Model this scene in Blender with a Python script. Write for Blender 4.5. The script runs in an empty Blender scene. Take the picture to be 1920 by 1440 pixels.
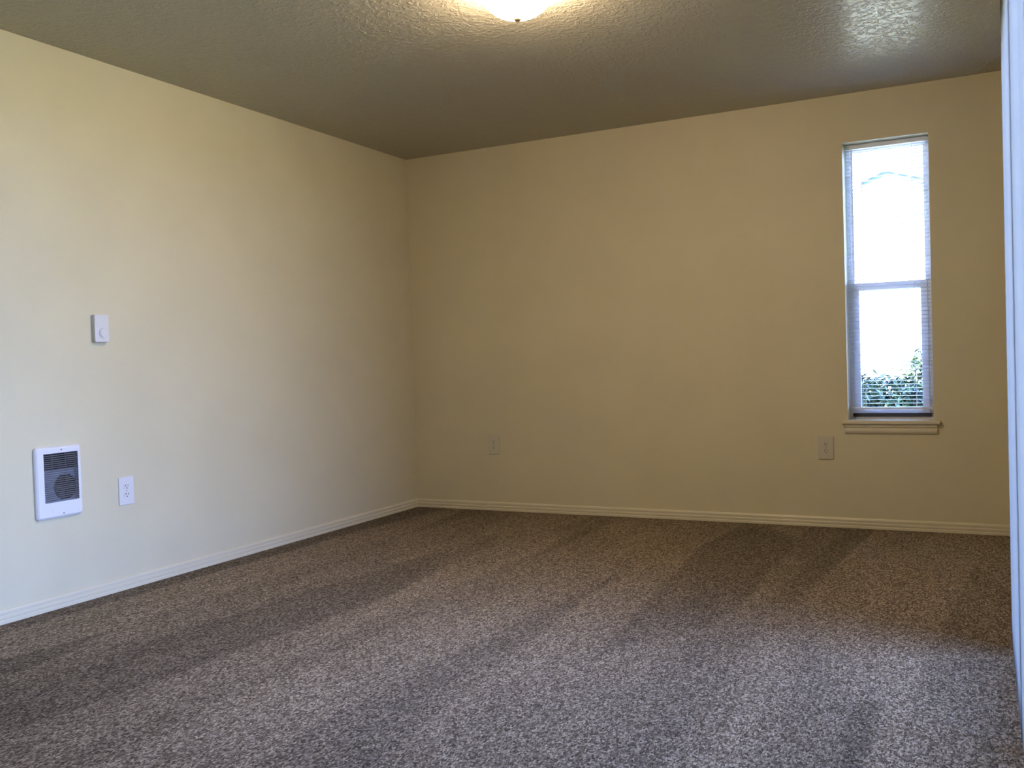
import bpy, bmesh, math, random
from mathutils import Matrix, Vector
random.seed(7)
scene = bpy.context.scene
C = scene.collection
PI = math.pi

# ------------------------------------------------------------------ camera
YAW, PITCH, ROLL = -0.468725, -0.024311, -0.032012
cyw, syw, cp, sp = math.cos(YAW), math.sin(YAW), math.cos(PITCH), math.sin(PITCH)
fwd = Vector((syw * cp, cyw * cp, sp))
rgt = Vector((cyw, -syw, 0))
upv = rgt.cross(fwd)
r2 = math.cos(ROLL) * rgt + math.sin(ROLL) * upv
u2 = -math.sin(ROLL) * rgt + math.cos(ROLL) * upv
cam_data = bpy.data.cameras.new('camera')
cam_data.sensor_fit = 'HORIZONTAL'
cam_data.sensor_width = 36.0
cam_data.lens = 1747.2165 / 1920 * 36.0
cam_data.clip_start = 0.02
cam = bpy.data.objects.new('camera', cam_data)
C.objects.link(cam)
m = Matrix((r2, u2, -fwd)).transposed().to_4x4()
m.translation = Vector((3.58879, -5.55001, 1.00452))
cam.matrix_world = m
scene.camera = cam

# ------------------------------------------------------------------ exposure, sky, daylight
vs = scene.view_settings
vs.view_transform = 'Standard'
vs.look = 'None'
vs.gamma = 1.0
vs.use_curve_mapping = False
vs.exposure = 0.0
SKY = 19.0
world = bpy.data.worlds.new('sky')
scene.world = world
world.use_nodes = True
wn = world.node_tree.nodes
wl = world.node_tree.links
bg = wn['Background']
bg.inputs['Strength'].default_value = SKY
tc = wn.new('ShaderNodeTexCoord')
sx = wn.new('ShaderNodeSeparateXYZ')
wl.new(tc.outputs['Generated'], sx.inputs[0])
rmp = wn.new('ShaderNodeValToRGB')
rmp.color_ramp.elements[0].position = 0.0
rmp.color_ramp.elements[0].color = (0.61, 0.87, 1.78, 1)
rmp.color_ramp.elements[1].position = 0.9
rmp.color_ramp.elements[1].color = (0.46, 0.77, 1.72, 1)
wl.new(sx.outputs['Z'], rmp.inputs[0])
wl.new(rmp.outputs[0], bg.inputs['Color'])

sun = bpy.data.lights.new('sun', 'SUN')
sun.energy = 130.0
sun.angle = 0.01
sun.color = (1.0, .95, .82)
so = bpy.data.objects.new('sun', sun)
C.objects.link(so)
so.rotation_euler = Vector((-.85, -.45, 1.0)).to_track_quat('Z', 'Y').to_euler()

def portal(loc, rot, sx_, sy_):
    l = bpy.data.lights.new('daylight_portal', 'AREA')
    l.shape = 'RECTANGLE'; l.size = sx_; l.size_y = sy_
    l.cycles.is_portal = True
    o = bpy.data.objects.new('daylight_portal', l)
    C.objects.link(o)
    o.location = loc; o.rotation_euler = rot

LAMP = 134.0            # radiance of the ceiling lamp's glass

# room dimensions (metres)
H = 2.44
XR = 3.765             # right wall face
XF = XR + .02          # inner edge of the glass door's frame
YN = -6.6              # near wall
WT = 0.16
# daylight opening at the right: sliding glass door whose far jamb is at the picture's edge
DY0, DY1, DZ = -3.95, -2.03, 2.10
# back window opening
BX0, BX1, BZ0, BZ1 = 2.901, 3.344, 0.607, 2.169
portal((XR + 0.16, (DY0 + DY1) / 2, DZ / 2), (0, PI / 2, 0), DZ, DY1 - DY0)
portal(((BX0 + BX1) / 2, 0.158, (BZ0 + BZ1) / 2), (PI / 2, 0, 0), BX1 - BX0, BZ1 - BZ0)

# ------------------------------------------------------------------ helpers
def new_mat(name):
    mt = bpy.data.materials.new(name)
    mt.use_nodes = True
    nt = mt.node_tree
    return mt, nt.nodes, nt.links, nt.nodes['Principled BSDF']

def simple(name, col, rough=0.5, metal=0.0, spec=0.5):
    mt, n, l, b = new_mat(name)
    b.inputs['Base Color'].default_value = (*col, 1)
    b.inputs['Roughness'].default_value = rough
    b.inputs['Metallic'].default_value = metal
    b.inputs['Specular IOR Level'].default_value = spec
    # faint surface mottling keeps it procedural
    t = n.new('ShaderNodeTexNoise'); t.inputs['Scale'].default_value = 60
    mx = n.new('ShaderNodeMix'); mx.data_type = 'RGBA'; mx.blend_type = 'MULTIPLY'
    mx.inputs['Factor'].default_value = 0.08
    mx.inputs['A'].default_value = (*col, 1)
    l.new(t.outputs['Fac'], mx.inputs['B'])
    l.new(mx.outputs['Result'], b.inputs['Base Color'])
    return mt

def tag(o, label=None, cat=None, group=None, kind=None):
    if label: o['label'] = label
    if cat: o['category'] = cat
    if group: o['group'] = group
    if kind: o['kind'] = kind
    return o

def obj(name, bm, mats, parent=None, smooth=False, bevel=0.0, kind=None):
    me = bpy.data.meshes.new(name)
    bmesh.ops.recalc_face_normals(bm, faces=bm.faces)
    bm.to_mesh(me); bm.free()
    o = bpy.data.objects.new(name, me)
    for mm in (mats if isinstance(mats, (list, tuple)) else [mats]):
        me.materials.append(mm)
    C.objects.link(o)
    if parent: o.parent = parent
    if smooth:
        for p in me.polygons: p.use_smooth = True
    if bevel:
        b = o.modifiers.new('bevel', 'BEVEL'); b.width = bevel; b.segments = 3
        b.limit_method = 'ANGLE'; b.angle_limit = math.radians(40)
    if kind: o['kind'] = kind
    return o

def empty(name, loc, rz=0.0, label=None, cat=None, group=None, kind=None):
    o = bpy.data.objects.new(name, None)
    C.objects.link(o)
    o.location = loc; o.rotation_euler = (0, 0, rz)
    o.empty_display_size = 0.05
    return tag(o, label, cat, group, kind)

def box(bm, x0, x1, y0, y1, z0, z1, mi=0):
    v = [bm.verts.new(p) for p in ((x0, y0, z0), (x1, y0, z0), (x1, y1, z0), (x0, y1, z0),
                                   (x0, y0, z1), (x1, y0, z1), (x1, y1, z1), (x0, y1, z1))]
    for f in ((0, 3, 2, 1), (4, 5, 6, 7), (0, 1, 5, 4), (1, 2, 6, 5), (2, 3, 7, 6), (3, 0, 4, 7)):
        bm.faces.new([v[i] for i in f]).material_index = mi
    return v

def B(*a):
    bm = bmesh.new(); box(bm, *a); return bm

def prism(bm, prof, p0, p1, right, up=Vector((0, 0, 1)), mi=0):
    """extrude a 2-D profile (a along right, b along up) from p0 to p1"""
    p0, p1, right = Vector(p0), Vector(p1), Vector(right)
    a = [bm.verts.new(p0 + right * x + up * z) for x, z in prof]
    b = [bm.verts.new(p1 + right * x + up * z) for x, z in prof]
    n = len(prof)
    for i in range(n):
        bm.faces.new((a[i], a[(i + 1) % n], b[(i + 1) % n], b[i])).material_index = mi
    bm.faces.new(a); bm.faces.new(list(reversed(b)))

def cyl(bm, c0, c1, r0, r1=None, n=24, mi=0, caps=True):
    c0, c1 = Vector(c0), Vector(c1)
    r1 = r0 if r1 is None else r1
    d = (c1 - c0).normalized()
    q = d.to_track_quat('Z', 'Y')
    A, Bv = [], []
    for i in range(n):
        t = 2 * PI * i / n
        e = q @ Vector((math.cos(t), math.sin(t), 0))
        A.append(bm.verts.new(c0 + e * r0)); Bv.append(bm.verts.new(c1 + e * r1))
    for i in range(n):
        bm.faces.new((A[i], A[(i + 1) % n], Bv[(i + 1) % n], Bv[i])).material_index = mi
    if caps:
        bm.faces.new(list(reversed(A))).material_index = mi
        bm.faces.new(Bv).material_index = mi

def lathe(bm, prof, n=64, mi=0):
    rings = []
    for r, z in prof:
        if r < 1e-6:
            rings.append([bm.verts.new((0, 0, z))])
        else:
            rings.append([bm.verts.new((r * math.cos(2 * PI * i / n), r * math.sin(2 * PI * i / n), z)) for i in range(n)])
    for a, b in zip(rings, rings[1:]):
        for i in range(n):
            j = (i + 1) % n
            if len(a) == 1 and len(b) == 1: continue
            if len(a) == 1: f = (a[0], b[j], b[i])
            elif len(b) == 1: f = (a[i], a[j], b[0])
            else: f = (a[i], a[j], b[j], b[i])
            bm.faces.new(f).material_index = mi

def rrect(w, h, r, n=6):
    pts = []
    for cx, cz, a0 in ((w / 2 - r, h / 2 - r, 0), (-w / 2 + r, h / 2 - r, 90), (-w / 2 + r, -h / 2 + r, 180), (w / 2 - r, -h / 2 + r, 270)):
        for i in range(n + 1):
            t = math.radians(a0 + 90 * i / n)
            pts.append((cx + r * math.cos(t), cz + r * math.sin(t)))
    return pts

def plate(bm, w, h, layers, cx=0, cz=0, mi=0, n=6, close_back=True):
    """rounded-rectangle plate facing -Y; layers = [(y, inset, radius)] from the back to the front"""
    rings = []
    for y, ins, r in layers:
        rings.append([bm.verts.new((cx + x, y, cz + z)) for x, z in rrect(w - 2 * ins, h - 2 * ins, r, n)])
    for a, b in zip(rings, rings[1:]):
        k = len(a)
        for i in range(k):
            bm.faces.new((a[i], a[(i + 1) % k], b[(i + 1) % k], b[i])).material_index = mi
    if close_back: bm.faces.new(rings[0]).material_index = mi
    bm.faces.new(rings[-1]).material_index = mi

# ------------------------------------------------------------------ materials
def wall_paint(name, col, bump, scale, rough, dist=0.002, spec=0.4):
    mt, n, l, b = new_mat(name)
    co = n.new('ShaderNodeTexCoord')
    nz = n.new('ShaderNodeTexNoise'); nz.inputs['Scale'].default_value = scale; nz.inputs['Detail'].default_value = 4
    l.new(co.outputs['Object'], nz.inputs['Vector'])
    n2 = n.new('ShaderNodeTexNoise'); n2.inputs['Scale'].default_value = 2.2; n2.inputs['Detail'].default_value = 3
    l.new(co.outputs['Object'], n2.inputs['Vector'])
    r = n.new('ShaderNodeValToRGB')
    r.color_ramp.elements[0].position = .35; r.color_ramp.elements[1].position = .65
    r.color_ramp.elements[0].color = (*[c * .975 for c in col], 1)
    r.color_ramp.elements[1].color = (*[min(1, c * 1.02) for c in col], 1)
    l.new(n2.outputs['Fac'], r.inputs[0]); l.new(r.outputs[0], b.inputs['Base Color'])
    bp = n.new('ShaderNodeBump'); bp.inputs['Strength'].default_value = bump; bp.inputs['Distance'].default_value = dist
    l.new(nz.outputs['Fac'], bp.inputs['Height']); l.new(bp.outputs[0], b.inputs['Normal'])
    b.inputs['Roughness'].default_value = rough
    b.inputs['Specular IOR Level'].default_value = spec
    return mt

M = {}
M['wall'] = wall_paint('cream_wall_paint', (.66, .605, .405), .35, 190, .55)
M['trim'] = wall_paint('trim_paint', (.69, .635, .455), .05, 90, .38)
M['white_trim'] = wall_paint('white_trim_paint', (.86, .86, .84), .04, 90, .35)
M['shell'] = wall_paint('added_roof_grey', (.17, .185, .205), .3, 40, .9)

# knock-down textured semi-gloss ceiling
mt, n, l, b = new_mat('textured_ceiling')
co = n.new('ShaderNodeTexCoord')
vz = n.new('ShaderNodeTexNoise'); vz.inputs['Scale'].default_value = 42; vz.inputs['Detail'].default_value = 3; vz.inputs['Distortion'].default_value = .6
l.new(co.outputs['Object'], vz.inputs['Vector'])
rp = n.new('ShaderNodeValToRGB'); rp.color_ramp.elements[0].position = .47; rp.color_ramp.elements[1].position = .58
l.new(vz.outputs['Fac'], rp.inputs[0])
bp = n.new('ShaderNodeBump'); bp.inputs['Strength'].default_value = .6; bp.inputs['Distance'].default_value = .004
l.new(rp.outputs[0], bp.inputs['Height']); l.new(bp.outputs[0], b.inputs['Normal'])
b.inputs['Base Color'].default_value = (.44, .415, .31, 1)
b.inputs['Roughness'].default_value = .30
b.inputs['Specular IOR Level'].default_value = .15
M['ceiling'] = mt

# cut-pile carpet with vacuum strokes
mt, n, l, b = new_mat('carpet_pile')
co = n.new('ShaderNodeTexCoord')
def noise(scale, detail=2, vec=None, dist=0.0):
    t = n.new('ShaderNodeTexNoise'); t.inputs['Scale'].default_value = scale; t.inputs['Detail'].default_value = detail
    t.inputs['Distortion'].default_value = dist
    l.new(vec or co.outputs['Object'], t.inputs['Vector']); return t.outputs['Fac']
def math_(op, a, bb):
    q = n.new('ShaderNodeMath'); q.operation = op
    for i, v in enumerate((a, bb)):
        if isinstance(v, (int, float)): q.inputs[i].default_value = v
        else: l.new(v, q.inputs[i])
    return q.outputs[0]
def ramp(v, stops):
    r = n.new('ShaderNodeValToRGB')
    while len(r.color_ramp.elements) < len(stops): r.color_ramp.elements.new(.5)
    for e, (p, c) in zip(r.color_ramp.elements, stops): e.position = p; e.color = (*c, 1)
    l.new(v, r.inputs[0]); return r.outputs[0]
lay = n.new('ShaderNodeMapping'); lay.inputs['Scale'].default_value = (1, .52, 1)   # the tufts lie along the room
l.new(co.outputs['Object'], lay.inputs['Vector'])
pile = noise(275, 3, lay.outputs[0])
tuft = n.new('ShaderNodeTexVoronoi'); tuft.inputs['Scale'].default_value = 205
l.new(lay.outputs[0], tuft.inputs['Vector'])
tcol = n.new('ShaderNodeSeparateColor'); l.new(tuft.outputs['Color'], tcol.inputs[0])
speck = math_('ADD', math_('MULTIPLY', pile, .62), math_('MULTIPLY', tcol.outputs[0], .38))
base = ramp(speck, [(.30, (.056, .044, .029)), (.46, (.152, .122, .084)), (.58, (.226, .184, .129)), (.74, (.46, .39, .29))])
# nap: long strokes lying along the room
mp = n.new('ShaderNodeMapping'); mp.inputs['Rotation'].default_value = (0, 0, math.radians(6)); mp.inputs['Scale'].default_value = (3.1, .42, 1)
l.new(co.outputs['Object'], mp.inputs['Vector'])
v1 = n.new('ShaderNodeTexVoronoi'); v1.inputs['Scale'].default_value = 1.0; v1.feature = 'SMOOTH_F1'; v1.inputs['Smoothness'].default_value = .12
l.new(mp.outputs[0], v1.inputs['Vector'])
s1 = n.new('ShaderNodeSeparateColor'); l.new(v1.outputs['Color'], s1.inputs[0])
mp2 = n.new('ShaderNodeMapping'); mp2.inputs['Rotation'].default_value = (0, 0, math.radians(-5)); mp2.inputs['Scale'].default_value = (5.5, .7, 1); mp2.inputs['Location'].default_value = (3.3, 1.7, 0)
l.new(co.outputs['Object'], mp2.inputs['Vector'])
nap2 = noise(1.0, 2, mp2.outputs[0], .3)
nap = math_('ADD', math_('MULTIPLY', s1.outputs[1], .5), math_('MULTIPLY', nap2, .5))
napc = ramp(nap, [(.27, (.75, .75, .75)), (.73, (1.25, 1.23, 1.20))])
mx = n.new('ShaderNodeMix'); mx.data_type = 'RGBA'; mx.blend_type = 'MULTIPLY'; mx.inputs['Factor'].default_value = 1
l.new(base, mx.inputs['A']); l.new(napc, mx.inputs['B']); l.new(mx.outputs['Result'], b.inputs['Base Color'])
bp = n.new('ShaderNodeBump'); bp.inputs['Strength'].default_value = .9; bp.inputs['Distance'].default_value = .006
l.new(speck, bp.inputs['Height']); l.new(bp.outputs[0], b.inputs['Normal'])
b.inputs['Roughness'].default_value = 1.0; b.inputs['Specular IOR Level'].default_value = .05
M['carpet'] = mt

M['vinyl'] = simple('white_vinyl', (.88, .89, .90), .5, 0, .25)
M['plastic'] = simple('white_plastic', (.74, .735, .70), .4)
M['ivory'] = simple('light_almond_plastic', (.62, .585, .45), .4)
M['enamel'] = simple('white_enamel', (.82, .82, .80), .32)
M['dark'] = simple('dark_slot', (.012, .012, .014), .7)
M['grille'] = simple('charcoal_grille', (.045, .05, .06), .5)
M['louvre'] = simple('grey_louvre', (.15, .155, .16), .45)
M['steel'] = simple('galvanised_steel', (.38, .42, .48), .42, .55)
M['fanblade'] = simple('fan_metal', (.10, .09, .075), .5, .4)
M['screw'] = simple('screw_metal', (.45, .45, .45), .35, .8)
M['brass'] = simple('antique_brass', (.42, .30, .18), .4, .7)
M['cord'] = simple('white_cord', (.8, .8, .8), .8)
M['siding'] = simple('white_siding', (.80, .82, .82), .8)
M['fascia'] = simple('grey_green_fascia', (.035, .06, .06), .8)
M['downspout'] = simple('dark_downspout', (.05, .055, .06), .6)
M['house_trim'] = simple('grey_house_trim', (.13, .13, .13), .8)
M['stem'] = simple('brown_stem', (.08, .055, .035), .9)
M['mulch'] = simple('bark_mulch', (.05, .045, .04), 1.0)
M['slab'] = simple('added_slab_dark', (.10, .10, .10), .9)
M['lawn'] = simple('dry_lawn', (.30, .29, .17), 1.0)

# window glass: clear pane with a faint reflection
mt, n, l, b = new_mat('clear_glass')
n.remove(b)
tr = n.new('ShaderNodeBsdfTransparent'); tr.inputs[0].default_value = (.94, .96, .97, 1)
gl = n.new('ShaderNodeBsdfGlossy'); gl.inputs['Roughness'].default_value = .02
fr = n.new('ShaderNodeFresnel'); fr.inputs['IOR'].default_value = 1.35
ms = n.new('ShaderNodeMixShader')
l.new(fr.outputs[0], ms.inputs[0]); l.new(tr.outputs[0], ms.inputs[1]); l.new(gl.outputs[0], ms.inputs[2])
l.new(ms.outputs[0], n['Material Output'].inputs['Surface'])
M['glass'] = mt

# translucent white blind slats
mt, n, l, b = new_mat('white_blind_slat')
b.inputs['Base Color'].default_value = (.82, .86, .9, 1); b.inputs['Roughness'].default_value = .4
tl = n.new('ShaderNodeBsdfTranslucent'); tl.inputs[0].default_value = (.8, .86, .92, 1)
ms = n.new('ShaderNodeMixShader'); ms.inputs[0].default_value = .12
l.new(b.outputs[0], ms.inputs[1]); l.new(tl.outputs[0], ms.inputs[2]); l.new(ms.outputs[0], n['Material Output'].inputs['Surface'])
M['slat'] = mt

# translucent vertical-blind vanes
mt, n, l, b = new_mat('white_vane')
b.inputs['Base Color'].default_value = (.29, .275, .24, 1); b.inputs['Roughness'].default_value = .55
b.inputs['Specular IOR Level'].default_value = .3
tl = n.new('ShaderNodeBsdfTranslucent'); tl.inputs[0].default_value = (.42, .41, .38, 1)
ms = n.new('ShaderNodeMixShader'); ms.inputs[0].default_value = .10
l.new(b.outputs[0], ms.inputs[1]); l.new(tl.outputs[0], ms.inputs[2]); l.new(ms.outputs[0], n['Material Output'].inputs['Surface'])
M['vane'] = mt

# leaves
mt, n, l, b = new_mat('shrub_leaf')
co = n.new('ShaderNodeTexCoord')
t = n.new('ShaderNodeTexNoise'); t.inputs['Scale'].default_value = 9
l.new(co.outputs['Object'], t.inputs['Vector'])
r = n.new('ShaderNodeValToRGB')
r.color_ramp.elements[0].position = .38; r.color_ramp.elements[0].color = (.010, .022, .014, 1)
r.color_ramp.elements[1].position = .66; r.color_ramp.elements[1].color = (.06, .11, .045, 1)
l.new(t.outputs['Fac'], r.inputs[0]); l.new(r.outputs[0], b.inputs['Base Color'])
b.inputs['Roughness'].default_value = .35
M['leaf'] = mt

# glowing frosted glass of the ceiling lamp
mt, n, l, b = new_mat('lit_frosted_glass')
b.inputs['Base Color'].default_value = (.9, .88, .82, 1); b.inputs['Roughness'].default_value = .35
b.inputs['Emission Color'].default_value = (1.0, .745, .52, 1)
b.inputs['Emission Strength'].default_value = LAMP
M['lampglass'] = mt

# ------------------------------------------------------------------ the room shell
def wall_with_hole(name, mat, axis, pos, thick, a0, a1, h0=None, h1=None, z0=None, z1=None, outer=None):
    """wall slab with one opening. axis 'x': slab runs along X at y=pos..pos+thick; axis 'y': runs along Y at x=pos..pos+thick"""
    bm = bmesh.new()
    p0, p1 = min(pos, pos + thick), max(pos, pos + thick)
    def add(u0, u1, w0, w1):
        if u1 - u0 < 1e-5 or w1 - w0 < 1e-5: return
        if axis == 'x': box(bm, u0, u1, p0, p1, w0, w1)
        else: box(bm, p0, p1, u0, u1, w0, w1)
    if h0 is None:
        add(a0, a1, 0, H)
    else:
        add(a0, h0, 0, H); add(h1, a1, 0, H)
        add(h0, h1, 0, z0); add(h0, h1, z1, H)
    return obj(name, bm, mat, kind='structure')

obj('floor', B(-WT, XR + WT, YN - WT, WT, -.12, 0), M['carpet'], kind='structure')
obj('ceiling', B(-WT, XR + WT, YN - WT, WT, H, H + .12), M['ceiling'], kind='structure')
obj('wall_left', B(-WT, 0, YN - WT, WT, 0, H), M['wall'], kind='structure')
wall_with_hole('wall_back', M['wall'], 'x', 0, WT, 0, XR + WT, BX0, BX1, BZ0, BZ1)
wall_with_hole('wall_right', M['wall'], 'y', XR, WT, YN, 0, DY0, DY1, 0, DZ)
wall_with_hole('wall_near', M['wall'], 'x', YN, -WT, 0, XR + WT)
obj('roof', B(-WT - .35, XR + WT + .35, YN - WT - .35, WT + .35, H + .121, H + .30), M['shell'], kind='structure')  # unseen; overhang added to shade the shrubs and trim sky light
# baseboards: moulded profile (depth from the wall, height)
BBP = [(0, 0), (.0135, 0), (.0135, .012), (.0105, .0145), (.0105, .0185), (.0125, .021), (.0125, .030), (.0095, .033),
       (.0095, .038), (.0105, .041), (.0105, .048), (.0075, .0545), (.003, .057), (0, .057)]
def baseboard(name, p0, p1, right):
    bm = bmesh.new(); prism(bm, BBP, p0, p1, right)
    return obj(name, bm, M['trim'], kind='structure')
baseboard('baseboard_left', (0, YN, 0), (0, -.0001, 0), (1, 0, 0))
baseboard('baseboard_back', (.0001, 0, 0), (XR - .0001, 0, 0), (0, -1, 0))
baseboard('baseboard_right', (XR, DY1 + .001, 0), (XR, -.0001, 0), (-1, 0, 0))

# sliding glass door in the right wall, behind the vertical blind
door = empty('door_1', (0, 0, 0), kind='structure', label='sliding glass door behind the vertical blind', cat='door')
for a_, c_ in ((DY0, DY0 + .04), (DY1 - .04, DY1)):
    obj('jamb', B(XF, XR + .13, a_, c_, .0005, DZ), M['vinyl'], door)
obj('head', B(XF, XR + .13, DY0 + .04, DY1 - .04, DZ - .05, DZ - .0005), M['vinyl'], door)
bm = bmesh.new()
prism(bm, [(0, .0005), (.003, .012), (.012, .016), (.020, .016), (.023, .030), (.027, .030), (.030, .016), (.060, .016), (.063, .030), (.067, .030), (.070, .016), (.110, .016), (.110, .0005)],
      (XF, DY0 + .04, 0), (XF, DY1 - .04, 0), (1, 0, 0))
obj('sill', bm, M['vinyl'], door)
ym = (DY0 + DY1) / 2
for k, (a_, c_, xx) in enumerate(((DY0 + .041, ym + .04, XR + .085), (ym - .04, DY1 - .041, XR + .045))):
    bm = bmesh.new()
    box(bm, xx - .015, xx + .015, a_, a_ + .06, .031, DZ - .051); box(bm, xx - .015, xx + .015, c_ - .06, c_, .031, DZ - .051)
    box(bm, xx - .015, xx + .015, a_ + .06, c_ - .06, .031, .11); box(bm, xx - .015, xx + .015, a_ + .06, c_ - .06, DZ - .11, DZ - .051)
    sh = obj('sash', bm, M['vinyl'], door)
    obj('pane', B(xx - .003, xx + .003, a_ + .06, c_ - .06, .11, DZ - .11), M['glass'], sh)

# vertical blind hanging open in front of the glass door
VX, VW, VP = 3.7015, .089, .0765
vb = empty('vertical_blind', (VX, (DY0 + DY1) / 2, 2.20), label='white vertical blind with open vanes along the right edge', cat='blind')
yc = (DY0 + DY1) / 2
obj('headrail', B(-.022, .022, DY0 - .05 - yc, DY1 + .04 - yc, -.035, .015), M['vinyl'], vb, bevel=.002)
for yy in (DY0 + .2, yc, DY1 - .2):
    obj('bracket', B(-.012, XR - VX - .0003, yy - .015 - yc, yy + .015 - yc, .0152, .018), M['vinyl'], vb)
rv = random.Random(4)
yy = DY1 - .045
while yy > DY0 + .02:
    bm = bmesh.new()
    tw = math.radians(7 + rv.uniform(-2.5, 2.5))
    ca, sa = math.cos(tw), math.sin(tw)
    pr = []
    for k in range(9):
        q = -1 + k / 4
        a_, c_ = q * VW / 2, .0065 * (1 - q * q) - .003
        pr.append((a_ * ca - c_ * sa, a_ * sa + c_ * ca))
    zt, zl = -.038, -2.187
    f0 = [bm.verts.new((x_, yy - yc + y_, zl)) for x_, y_ in pr] + [bm.verts.new((x_, yy - yc + y_ + .0009, zl)) for x_, y_ in pr[::-1]]
    f1 = [bm.verts.new((v.co.x, v.co.y, zt)) for v in f0]
    for k in range(len(f0)):
        bm.faces.new((f0[k], f0[(k + 1) % len(f0)], f1[(k + 1) % len(f0)], f1[k]))
    bm.faces.new(f0); bm.faces.new(f1)
    obj('vane', bm, M['vane'], vb)
    bm = bmesh.new(); box(bm, -.004, .004, yy - .0006 - yc, yy + .0006 - yc, -.0379, -.0352)
    obj('vane_clip', bm, M['vinyl'], vb)
    yy -= VP

# ------------------------------------------------------------------ back window
win = empty('window_1', (0, 0, 0), kind='structure', label='tall narrow white vinyl window in the back wall', cat='window')
FY0, FY1 = .126, .158
def ring(bm, x0, x1, z0, z1, w, y0, y1, wb=None, wt=None):
    wb = w if wb is None else wb; wt = w if wt is None else wt
    box(bm, x0, x0 + w, y0, y1, z0, z1); box(bm, x1 - w, x1, y0, y1, z0, z1)
    box(bm, x0 + w, x1 - w, y0, y1, z0, z0 + wb); box(bm, x0 + w, x1 - w, y0, y1, z1 - wt, z1)
bm = bmesh.new(); ring(bm, BX0, BX1, BZ0, BZ1, .024, FY0, FY1)
obj('window_frame', bm, M['vinyl'], win, bevel=.002)
bm = bmesh.new(); ring(bm, BX0 + .024, BX1 - .024, BZ0 + .024, 1.385, .036, FY0 - .006, FY1 - .016, wb=.045, wt=.04)
ls = obj('lower_sash', bm, M['vinyl'], win, bevel=.002)
obj('pane', B(BX0 + .06, BX1 - .06, FY0 + .006, FY0 + .010, BZ0 + .069, 1.345), M['glass'], ls)
bm = bmesh.new(); ring(bm, BX0 + .024, BX1 - .024, 1.345, BZ1 - .024, .012, FY1 - .014, FY1 - .002, wb=.036, wt=.012)
us = obj('upper_sash', bm, M['vinyl'], win, bevel=.0015)
obj('pane', B(BX0 + .036, BX1 - .036, FY1 - .010, FY1 - .006, 1.381, BZ1 - .036), M['glass'], us)
obj('shade_strip', B(BX0 + .014, BX1 - .014, FY0 - .010, FY0 - .0002, BZ0 + .016, BZ0 + .036), M['grille'], win)['label'] = 'dark strip standing in for shade above the stool'  # dark-coloured strip stands in for the shade gap under the blind
bm = bmesh.new()   # stool: nosed board running from the sash into the room
SP = [(-FY0, 0), (.026, 0), (.031, -.004), (.032, -.010), (.031, -.016), (.026, -.020), (0, -.020), (0, -.0005), (-FY0, -.0005)]
prism(bm, [(-FY0, .004), (.026, .004), (.031, 0), (.032, -.007), (.031, -.014), (.026, -.018), (0.0005, -.018), (.0005, .0005), (-FY0, .0005)],
      (BX0 + .0005, 0, BZ0), (BX1 - .0005, 0, BZ0), (0, -1, 0))
NP = [(.0005, .004), (.026, .004), (.031, 0), (.032, -.007), (.031, -.014), (.026, -.018), (.0005, -.018)]
prism(bm, NP, (BX0 - .029, 0, BZ0), (BX0 + .0005, 0, BZ0), (0, -1, 0))
prism(bm, NP, (BX1 - .0005, 0, BZ0), (BX1 + .029, 0, BZ0), (0, -1, 0))
obj('window_stool', bm, M['trim'], win)
bm = bmesh.new()
AP = [(.0005, 0), (.017, 0), (.017, -.014), (.012, -.020), (.012, -.026), (.015, -.030), (.015, -.040), (.010, -.050), (.0005, -.054)]
prism(bm, AP, (BX0 - .016, 0, BZ0 - .0185), (BX1 + .016, 0, BZ0 - .0185), (0, -1, 0))
obj('window_apron', bm, M['trim'], win)

# ------------------------------------------------------------------ mini blind
bl = empty('mini_blind', ((BX0 + BX1) / 2, .084, BZ1), label='white mini blind lowered with open slats inside the narrow window', cat='blind')
hw = (BX1 - BX0) / 2 - .008
bm = bmesh.new()
prism(bm, [(-.0125, 0), (.0125, 0), (.0125, -.022), (.010, -.025), (-.010, -.025), (-.0125, -.022)], (-hw, 0, -.002), (hw, 0, -.002), (0, 1, 0))
obj('headrail', bm, M['slat'], bl)
bm = bmesh.new()
PITCH_S = .0213
zs = []
z = -.042
while z > -(BZ1 - BZ0) + .075:
    zs.append(z)
    prof = []
    for k in range(7):     # curved slat cross-section
        s = -1 + 2 * k / 6
        prof.append((s * .0125, .0016 * (1 - s * s) - s * .0012))
    top = [(a, c + .00035) for a, c in prof]
    prism(bm, prof + top[::-1], (-hw, 0, z), (hw, 0, z), (0, 1, 0))
    z -= PITCH_S
obj('slats', bm, M['slat'], bl)
zb = zs[-1] - .020
bm = bmesh.new(); box(bm, -hw, hw, -.0125, .0125, zb - .012, zb)
obj('bottom_rail', bm, M['slat'], bl, bevel=.003)
for fx in (-.62, .62):
    bm = bmesh.new()
    for dy in (-.0128, .0128): cyl(bm, (hw * fx, dy, -.02), (hw * fx, dy, zb), .0007, n=6)
    obj('ladder_cord', bm, M['cord'], bl)
bm = bmesh.new()
cyl(bm, (-hw * .84, -.018, -.032), (-hw * .84, -.018, -.75), .0035, n=6)
cyl(bm, (-hw * .84, -.018, -.018), (-hw * .84, -.018, -.034), .002, n=8)
cyl(bm, (-hw * .84, -.018, -.018), (-hw * .84, -.010, -.016), .002, n=8)
obj('tilt_wand', bm, M['vinyl'], bl)

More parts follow.
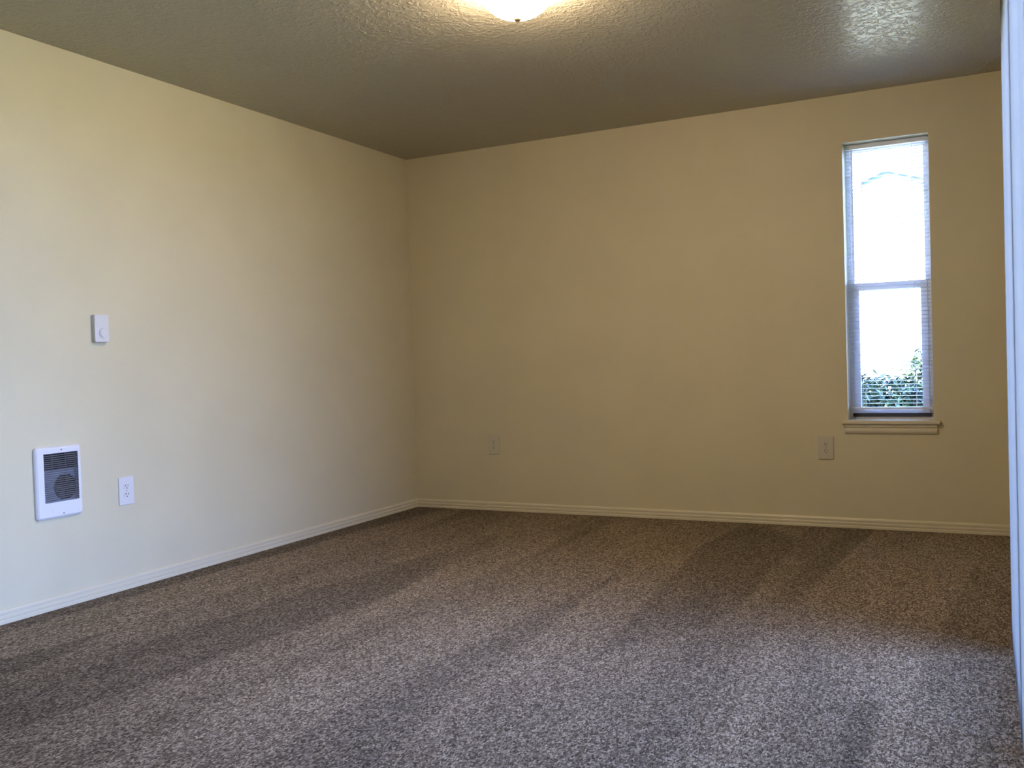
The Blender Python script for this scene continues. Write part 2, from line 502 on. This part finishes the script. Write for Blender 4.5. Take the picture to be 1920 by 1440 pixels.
# ------------------------------------------------------------------ ceiling lamp
lp = empty('ceiling_lamp', (2.02, -2.305, H), label='lit frosted glass dome lamp on the ceiling', cat='lamp')
bm = bmesh.new(); lathe(bm, [(0, -.0002), (.125, -.0002), (.128, -.004), (.128, -.012), (.122, -.016), (0, -.016)])
obj('mounting_plate', bm, M['enamel'], lp, smooth=True)
bm = bmesh.new()
prof = [(.136, -.012)]
for k in range(0, 17):
    t = PI / 2 * k / 16
    prof.append((.140 * math.cos(t), -.014 - .110 * math.sin(t)))
prof[-1] = (0, prof[-1][1])
lathe(bm, prof)
obj('glass_dome', bm, M['lampglass'], lp, smooth=True)
bm = bmesh.new(); lathe(bm, [(0, -.1225), (.0150, -.1225), (.0155, -.1275), (.0125, -.1315), (.007, -.134), (0, -.135)], 24)
obj('finial', bm, M['brass'], lp, smooth=True)

# ------------------------------------------------------------------ electrical outlets (built facing -Y, back on the wall at y=0)
def make_outlet(loc, rz, mat, label):
    t = empty('outlet', loc, rz, label, 'outlet', 'duplex outlets on the walls')
    w, h = .085, .131
    bm = bmesh.new()
    plate(bm, w, h, [(-.0003, 0, .004), (-.004, 0, .004), (-.0062, .0025, .004)])
    obj('cover_plate', bm, mat, t)
    for s in (1, -1):
        cz = s * .0195
        bm = bmesh.new()
        pts = []
        R_, hh = .0175, .0142      # duplex face: circle cut flat above and below
        a0 = math.asin(hh / R_)
        for i in range(11): a = -a0 + 2 * a0 * i / 10; pts.append((R_ * math.cos(a), R_ * math.sin(a)))
        for i in range(11): a = PI - a0 + 2 * a0 * i / 10; pts.append((R_ * math.cos(a), R_ * math.sin(a)))
        a = [bm.verts.new((x, -.0055, cz + zz)) for x, zz in pts]
        c = [bm.verts.new((x, -.0078, cz + zz)) for x, zz in pts]
        k = len(pts)
        for i in range(k): bm.faces.new((a[i], a[(i + 1) % k], c[(i + 1) % k], c[i]))
        bm.faces.new(c)
        rc = obj('receptacle', bm, mat, t)
        bm = bmesh.new()
        box(bm, -.0078, -.0048, -.0081, -.0070, cz + .000, cz + .0095)
        box(bm, .0052, .0078, -.0081, -.0070, cz + .001, cz + .0085)
        cyl(bm, (0, -.0070, cz - .0068), (0, -.0081, cz - .0068), .0030, n=16)
        obj('slot', bm, M['dark'], rc)['label'] = 'dark socket slots'
    bm = bmesh.new(); cyl(bm, (0, -.0055, 0), (0, -.0072, 0), .0032, n=16)
    obj('screw', bm, M['screw'], t)
    return t
make_outlet((.629, 0, .4465), 0, M['ivory'], 'outlet on the back wall nearest the room corner')
make_outlet((2.778, 0, .4530), 0, M['ivory'], 'outlet on the back wall under the narrow window')
make_outlet((0, -2.4945, .4578), PI / 2, M['plastic'], 'outlet on the left wall beside the heater')

# ------------------------------------------------------------------ wall heater (left wall)
ht = empty('wall_heater', (0, -2.853, .5465), PI / 2, 'white fan wall heater with a dark louvred grille', 'heater')
W_, H_ = .226, .309
GX0, GX1, GZ0, GZ1 = -.075, .093, -.085, .126   # grille opening, local
D_ = .0195
bm = bmesh.new()
# rounded shell with a rectangular opening in its face
outer = [rrect(W_, H_, .016, 6), rrect(W_, H_, .016, 6), rrect(W_ - .008, H_ - .008, .014, 6), rrect(W_ - .020, H_ - .020, .010, 6)]
ys = [-.0004, -.010, -D_ + .004, -D_]
rings = [[bm.verts.new((x, y, zz)) for x, zz in pts] for pts, y in zip(outer, ys)]
k = len(rings[0])
for a, c in zip(rings, rings[1:]):
    for i in range(k): bm.faces.new((a[i], a[(i + 1) % k], c[(i + 1) % k], c[i]))
inn = [bm.verts.new(p) for p in ((GX1, -D_, GZ1), (GX0, -D_, GZ1), (GX0, -D_, GZ0), (GX1, -D_, GZ0))]
inb = [bm.verts.new((v.co.x, -D_ + .006, v.co.z)) for v in inn]
q = 7
for c in range(4):
    seg = rings[3][c * q:(c + 1) * q]
    for i in range(q - 1): bm.faces.new((seg[i], seg[i + 1], inn[c]))
    bm.faces.new((seg[-1], rings[3][((c + 1) * q) % k], inn[(c + 1) % 4], inn[c]))
for c in range(4): bm.faces.new((inn[c], inn[(c + 1) % 4], inb[(c + 1) % 4], inb[c]))
obj('front_cover', bm, M['enamel'], ht)
# inside: backing, element deck, fan
bm = bmesh.new(); box(bm, GX0 - .004, GX1 + .004, -.0018, -.0006, GZ0 - .004, GZ1 + .004)
obj('backing', bm, M['dark'], ht)
deck_z1 = .052
cxf, czf, rf = .034, -.025, .056
bm = bmesh.new()
N = 48
def edge_pt(a):
    dx, dz = math.cos(a), math.sin(a)
    ts = []
    if dx > 1e-9: ts.append((GX1 - cxf) / dx)
    if dx < -1e-9: ts.append((GX0 - cxf) / dx)
    if dz > 1e-9: ts.append((deck_z1 - czf) / dz)
    if dz < -1e-9: ts.append((GZ0 - czf) / dz)
    t_ = min(ts); return cxf + dx * t_, czf + dz * t_
angs = sorted([2 * PI * i / N for i in range(N)] + [math.atan2(z_ - czf, x_ - cxf) % (2 * PI) for x_ in (GX0, GX1) for z_ in (GZ0, deck_z1)])
inner = [bm.verts.new((cxf + rf * math.cos(a), -.0075, czf + rf * math.sin(a))) for a in angs]
lip = [bm.verts.new((cxf + rf * math.cos(a), -.0030, czf + rf * math.sin(a))) for a in angs]
out = [bm.verts.new((edge_pt(a)[0], -.0075, edge_pt(a)[1])) for a in angs]
k = len(angs)
for i in range(k):
    j = (i + 1) % k
    bm.faces.new((inner[i], inner[j], out[j], out[i])); bm.faces.new((lip[i], lip[j], inner[j], inner[i]))
obj('element_deck', bm, M['steel'], ht)['label'] = 'grey metal plate behind the louvres'
bm = bmesh.new()
for i in range(6):
    a = 2 * PI * i / 6
    p = []
    for rr, da, y in ((.012, -.35, -.0026), (.053, -.28, -.0024), (.053, .42, -.0058), (.012, .35, -.0050)):
        p.append(bm.verts.new((cxf + rr * math.cos(a + da), y, czf + rr * math.sin(a + da))))
    bm.faces.new(p)
cyl(bm, (cxf, -.0022, czf), (cxf, -.0065, czf), .013, n=20)
obj('fan', bm, M['fanblade'], ht)
bm = bmesh.new(); box(bm, GX0 + .006, GX0 + .034, -.0105, -.0076, GZ0 + .012, GZ0 + .034); box(bm, GX0 + .014, GX0 + .027, -.0112, -.0106, GZ0 + .021, GZ0 + .026, 1)
obj('limit_switch', bm, [M['steel'], M['dark']], ht)
bm = bmesh.new()
NS = 24
pz = (GZ1 - GZ0) / NS
for i in range(NS):
    zc = GZ0 + pz * (i + .92)
    prism(bm, [(-.0190, -.0010), (-.0172, .0012), (-.0125, .0022), (-.0125, .0010), (-.0170, -.0010), (-.0182, -.0022)],
          (GX0, 0, zc), (GX1, 0, zc), (0, 1, 0))
obj('grille', bm, M['louvre'], ht)['label'] = 'charcoal horizontal louvres'
for fx, z0_ in ((.27, .050), (.66, .050), (.945, GZ0)):
    xx = GX0 + (GX1 - GX0) * fx
    obj('grille_bar', B(xx - .0014, xx + .0014, -.0124, -.0108, z0_, GZ1), M['louvre'], ht)
for xx, zz in ((.012, .139), (.012, -.137)):
    bm = bmesh.new(); cyl(bm, (xx, -D_ + .001, zz), (xx, -D_ - .0012, zz), .0036, n=16)
    obj('screw', bm, M['screw'], ht)
bm = bmesh.new()
cyl(bm, (-.030, -D_ + .001, -.120), (-.030, -D_ - .0008, -.120), .011, n=28)
obj('knob_cap', bm, M['enamel'], ht, bevel=.0003)

# ------------------------------------------------------------------ thermostat
th = empty('thermostat', (0, -2.609, 1.213), PI / 2, 'white thermostat with a dial high on the left wall', 'thermostat')
TW, TH_ = .074, .123
bm = bmesh.new(); plate(bm, TW, TH_, [(-.0003, 0, .005), (-.0115, 0, .005)])
obj('base', bm, M['plastic'], th)
bm = bmesh.new(); plate(bm, TW + .002, TH_ + .002, [(-.0140, .0, .006), (-.0225, .0, .006), (-.0250, .0015, .005), (-.0262, .005, .004)])
obj('cover', bm, M['plastic'], th)
bm = bmesh.new(); box(bm, -TW / 2 + .002, TW / 2 - .002, -.0142, -.0113, -TH_ / 2 + .003, TH_ / 2 - .003)
obj('vent_gap', bm, M['dark'], th)['label'] = 'dark gap behind the cover'
bm = bmesh.new()
cyl(bm, (.006, -.0258, -.020), (.006, -.0300, -.020), .0245, .0235, n=40)
cyl(bm, (.006, -.0300, -.020), (.006, -.0322, -.020), .0200, .0190, n=40)
dl = obj('dial', bm, M['plastic'], th, bevel=.0006)
bm = bmesh.new()
for i in range(9):
    a = math.radians(-30 + 30 * i)
    d = Vector((math.cos(a), 0, math.sin(a)))
    pz_ = Vector((.006, -.0301, -.020)) + d * .0218
    box(bm, pz_.x - .0007, pz_.x + .0007, -.0303, -.0298, pz_.z - .0007, pz_.z + .0007)
obj('dial_mark', bm, M['grille'], dl)

# ------------------------------------------------------------------ outdoors seen through the narrow window
bm = bmesh.new()
box(bm, -40, 45, -45, 60, -.45, -.13)
obj('ground', bm, M['lawn'], kind='structure')
obj('added_dark_slab', B(XR + WT + .001, XR + 3.2, DY0 - .019, 1.5, -.129, -.02), M['slab'], kind='structure')  # unseen dark slab, added to cut the bounce onto the ceiling

hs = empty('neighbour_house', (2.2, 13.0, -.13), 0, 'pale gabled house across the yard beyond the narrow window', 'house')
Z0 = .13

def gable(x0, zl, xp, zp, x1, zr, y0, y1, zb):
    bm = bmesh.new()
    pts = [(x0, zb), (x1, zb), (x1, zr), (xp, zp), (x0, zl)]
    prism(bm, pts, (0, y0, 0), (0, y1, 0), (1, 0, 0)); return bm
# local frame: x from the left corner's 2.2 offset, front face at y = 0
EL, PK, ER = (-.55, 4.23), (-.16, 4.40), (2.9, 3.42)
obj('wall', gable(EL[0], EL[1] - .03, PK[0], PK[1] - .03, ER[0], ER[1] - .03, 0, 6, .0), M['siding'], hs)
bm = bmesh.new()
for (a, c) in ((EL, PK), (PK, ER)):
    ax, az = a; cx_, cz_ = c
    e0 = (ax - .05, az - .01) if a is EL else a
    e1 = (cx_ + .1, cz_ - .033) if c is ER else c
    prism(bm, [(e0[0], e0[1]), (e1[0], e1[1]), (e1[0], e1[1] + .035), (e0[0], e0[1] + .035)], (0, -.12, 0), (0, 6.1, 0), (1, 0, 0))
obj('roof', bm, M['house_trim'], hs)
bm = bmesh.new()
prism(bm, [(EL[0], EL[1] - .05), (PK[0], PK[1] - .06), (ER[0], ER[1] - .22), (ER[0], ER[1]), (PK[0], PK[1]), (EL[0], EL[1])], (0, -.10, 0), (0, -.0005, 0), (1, 0, 0))
obj('fascia', bm, M['fascia'], hs)['label'] = 'grey green board under the gable roof'
bm = bmesh.new()
cyl(bm, (-.58, -.13, 4.02), (-.58, -.13, 4.28), .03, n=10); box(bm, -.66, -.56, -.15, -.11, 4.15, 4.18)
obj('downspout', bm, M['downspout'], hs)
bm = bmesh.new(); box(bm, -.50, 2.85, -.012, 0, 3.54, 3.56)
obj('trim_board', bm, M['house_trim'], hs)
bm = bmesh.new(); ring(bm, -.52, -.18, .55, 1.03, .035, -.04, -.0005)
wf = obj('window', bm, M['house_trim'], hs)
obj('pane', B(-.485, -.215, -.02, -.0006, .585, .995), M['siding'], wf)
bm = bmesh.new()
for z_ in (.80, .90, 1.00): box(bm, .02, .42, -.05, -.0005, z_, z_ + .05)
obj('vent_grille', bm, M['fascia'], hs)

# shrub against the outside of the window
def shrub(loc, rad, dep, hgt, nleaf, label, seed):
    rnd = random.Random(seed)
    r0 = empty('leafy_shrub', loc, 0, label, 'shrub', 'shrubs outside the narrow window')
    stems = bmesh.new(); fol = bmesh.new()
    for i in range(9):
        a = rnd.random() * 2 * PI; q = rnd.random() * .7
        top = Vector((rad * q * math.cos(a), dep * q * math.sin(a), hgt * rnd.uniform(.6, .9)))
        mid = top * .5 + Vector((rnd.uniform(-.04, .04), rnd.uniform(-.04, .04), 0))
        b0 = Vector((rnd.uniform(-.04, .04), rnd.uniform(-.04, .04), 0))
        cyl(stems, b0, mid, .009, .007, 8); cyl(stems, mid, top, .007, .003, 8)
    for i in range(nleaf):
        u = rnd.random() * 2 * PI; v = rnd.uniform(-1, 1); k = rnd.random() ** .4
        s = math.sqrt(1 - v * v)
        c = Vector((rad * k * s * math.cos(u), dep * k * s * math.sin(u), hgt * .52 + hgt * .48 * k * v))
        c += Vector((rnd.gauss(0, .02), rnd.gauss(0, .02), rnd.gauss(0, .02)))
        L_ = rnd.uniform(.04, .08); w_ = L_ * .33
        d = Vector((rnd.uniform(-1, 1), rnd.uniform(-1, 1), rnd.uniform(-.5, .9))).normalized()
        sd = d.cross(Vector((rnd.uniform(-.4, .4), rnd.uniform(-.4, .4), 1))).normalized()
        nn = sd.cross(d)
        p = [c - d * L_ * .5, c - d * L_ * .1 + sd * w_ * .5, c + d * L_ * .25 + sd * w_ * .42, c + d * L_ * .5,
             c + d * L_ * .25 - sd * w_ * .42, c - d * L_ * .1 - sd * w_ * .5]
        m0 = [fol.verts.new(x) for x in p]
        m1 = [fol.verts.new(c - d * L_ * .1 - nn * .006), fol.verts.new(c + d * L_ * .25 - nn * .006)]
        for f in ((m0[0], m0[1], m1[0]), (m0[1], m0[2], m1[1], m1[0]), (m0[2], m0[3], m1[1]),
                  (m0[0], m1[0], m0[5]), (m0[5], m1[0], m1[1], m0[4]), (m0[4], m1[1], m0[3])):
            fol.faces.new(f)
    me = bpy.data.meshes.new('foliage'); fol.to_mesh(me); fol.free(); me.materials.append(M['leaf'])
    fo = bpy.data.objects.new('foliage', me); C.objects.link(fo); fo.parent = r0
    obj('stem', stems, M['stem'], r0)
shrub((3.00, .92, -.13), .52, .26, .97, 12000, 'wide low leafy shrub just outside the narrow window', 3)
shrub((3.34, 1.72, -.13), .34, .28, 1.17, 8000, 'taller leafy shrub outside, behind the right half of the window', 5)
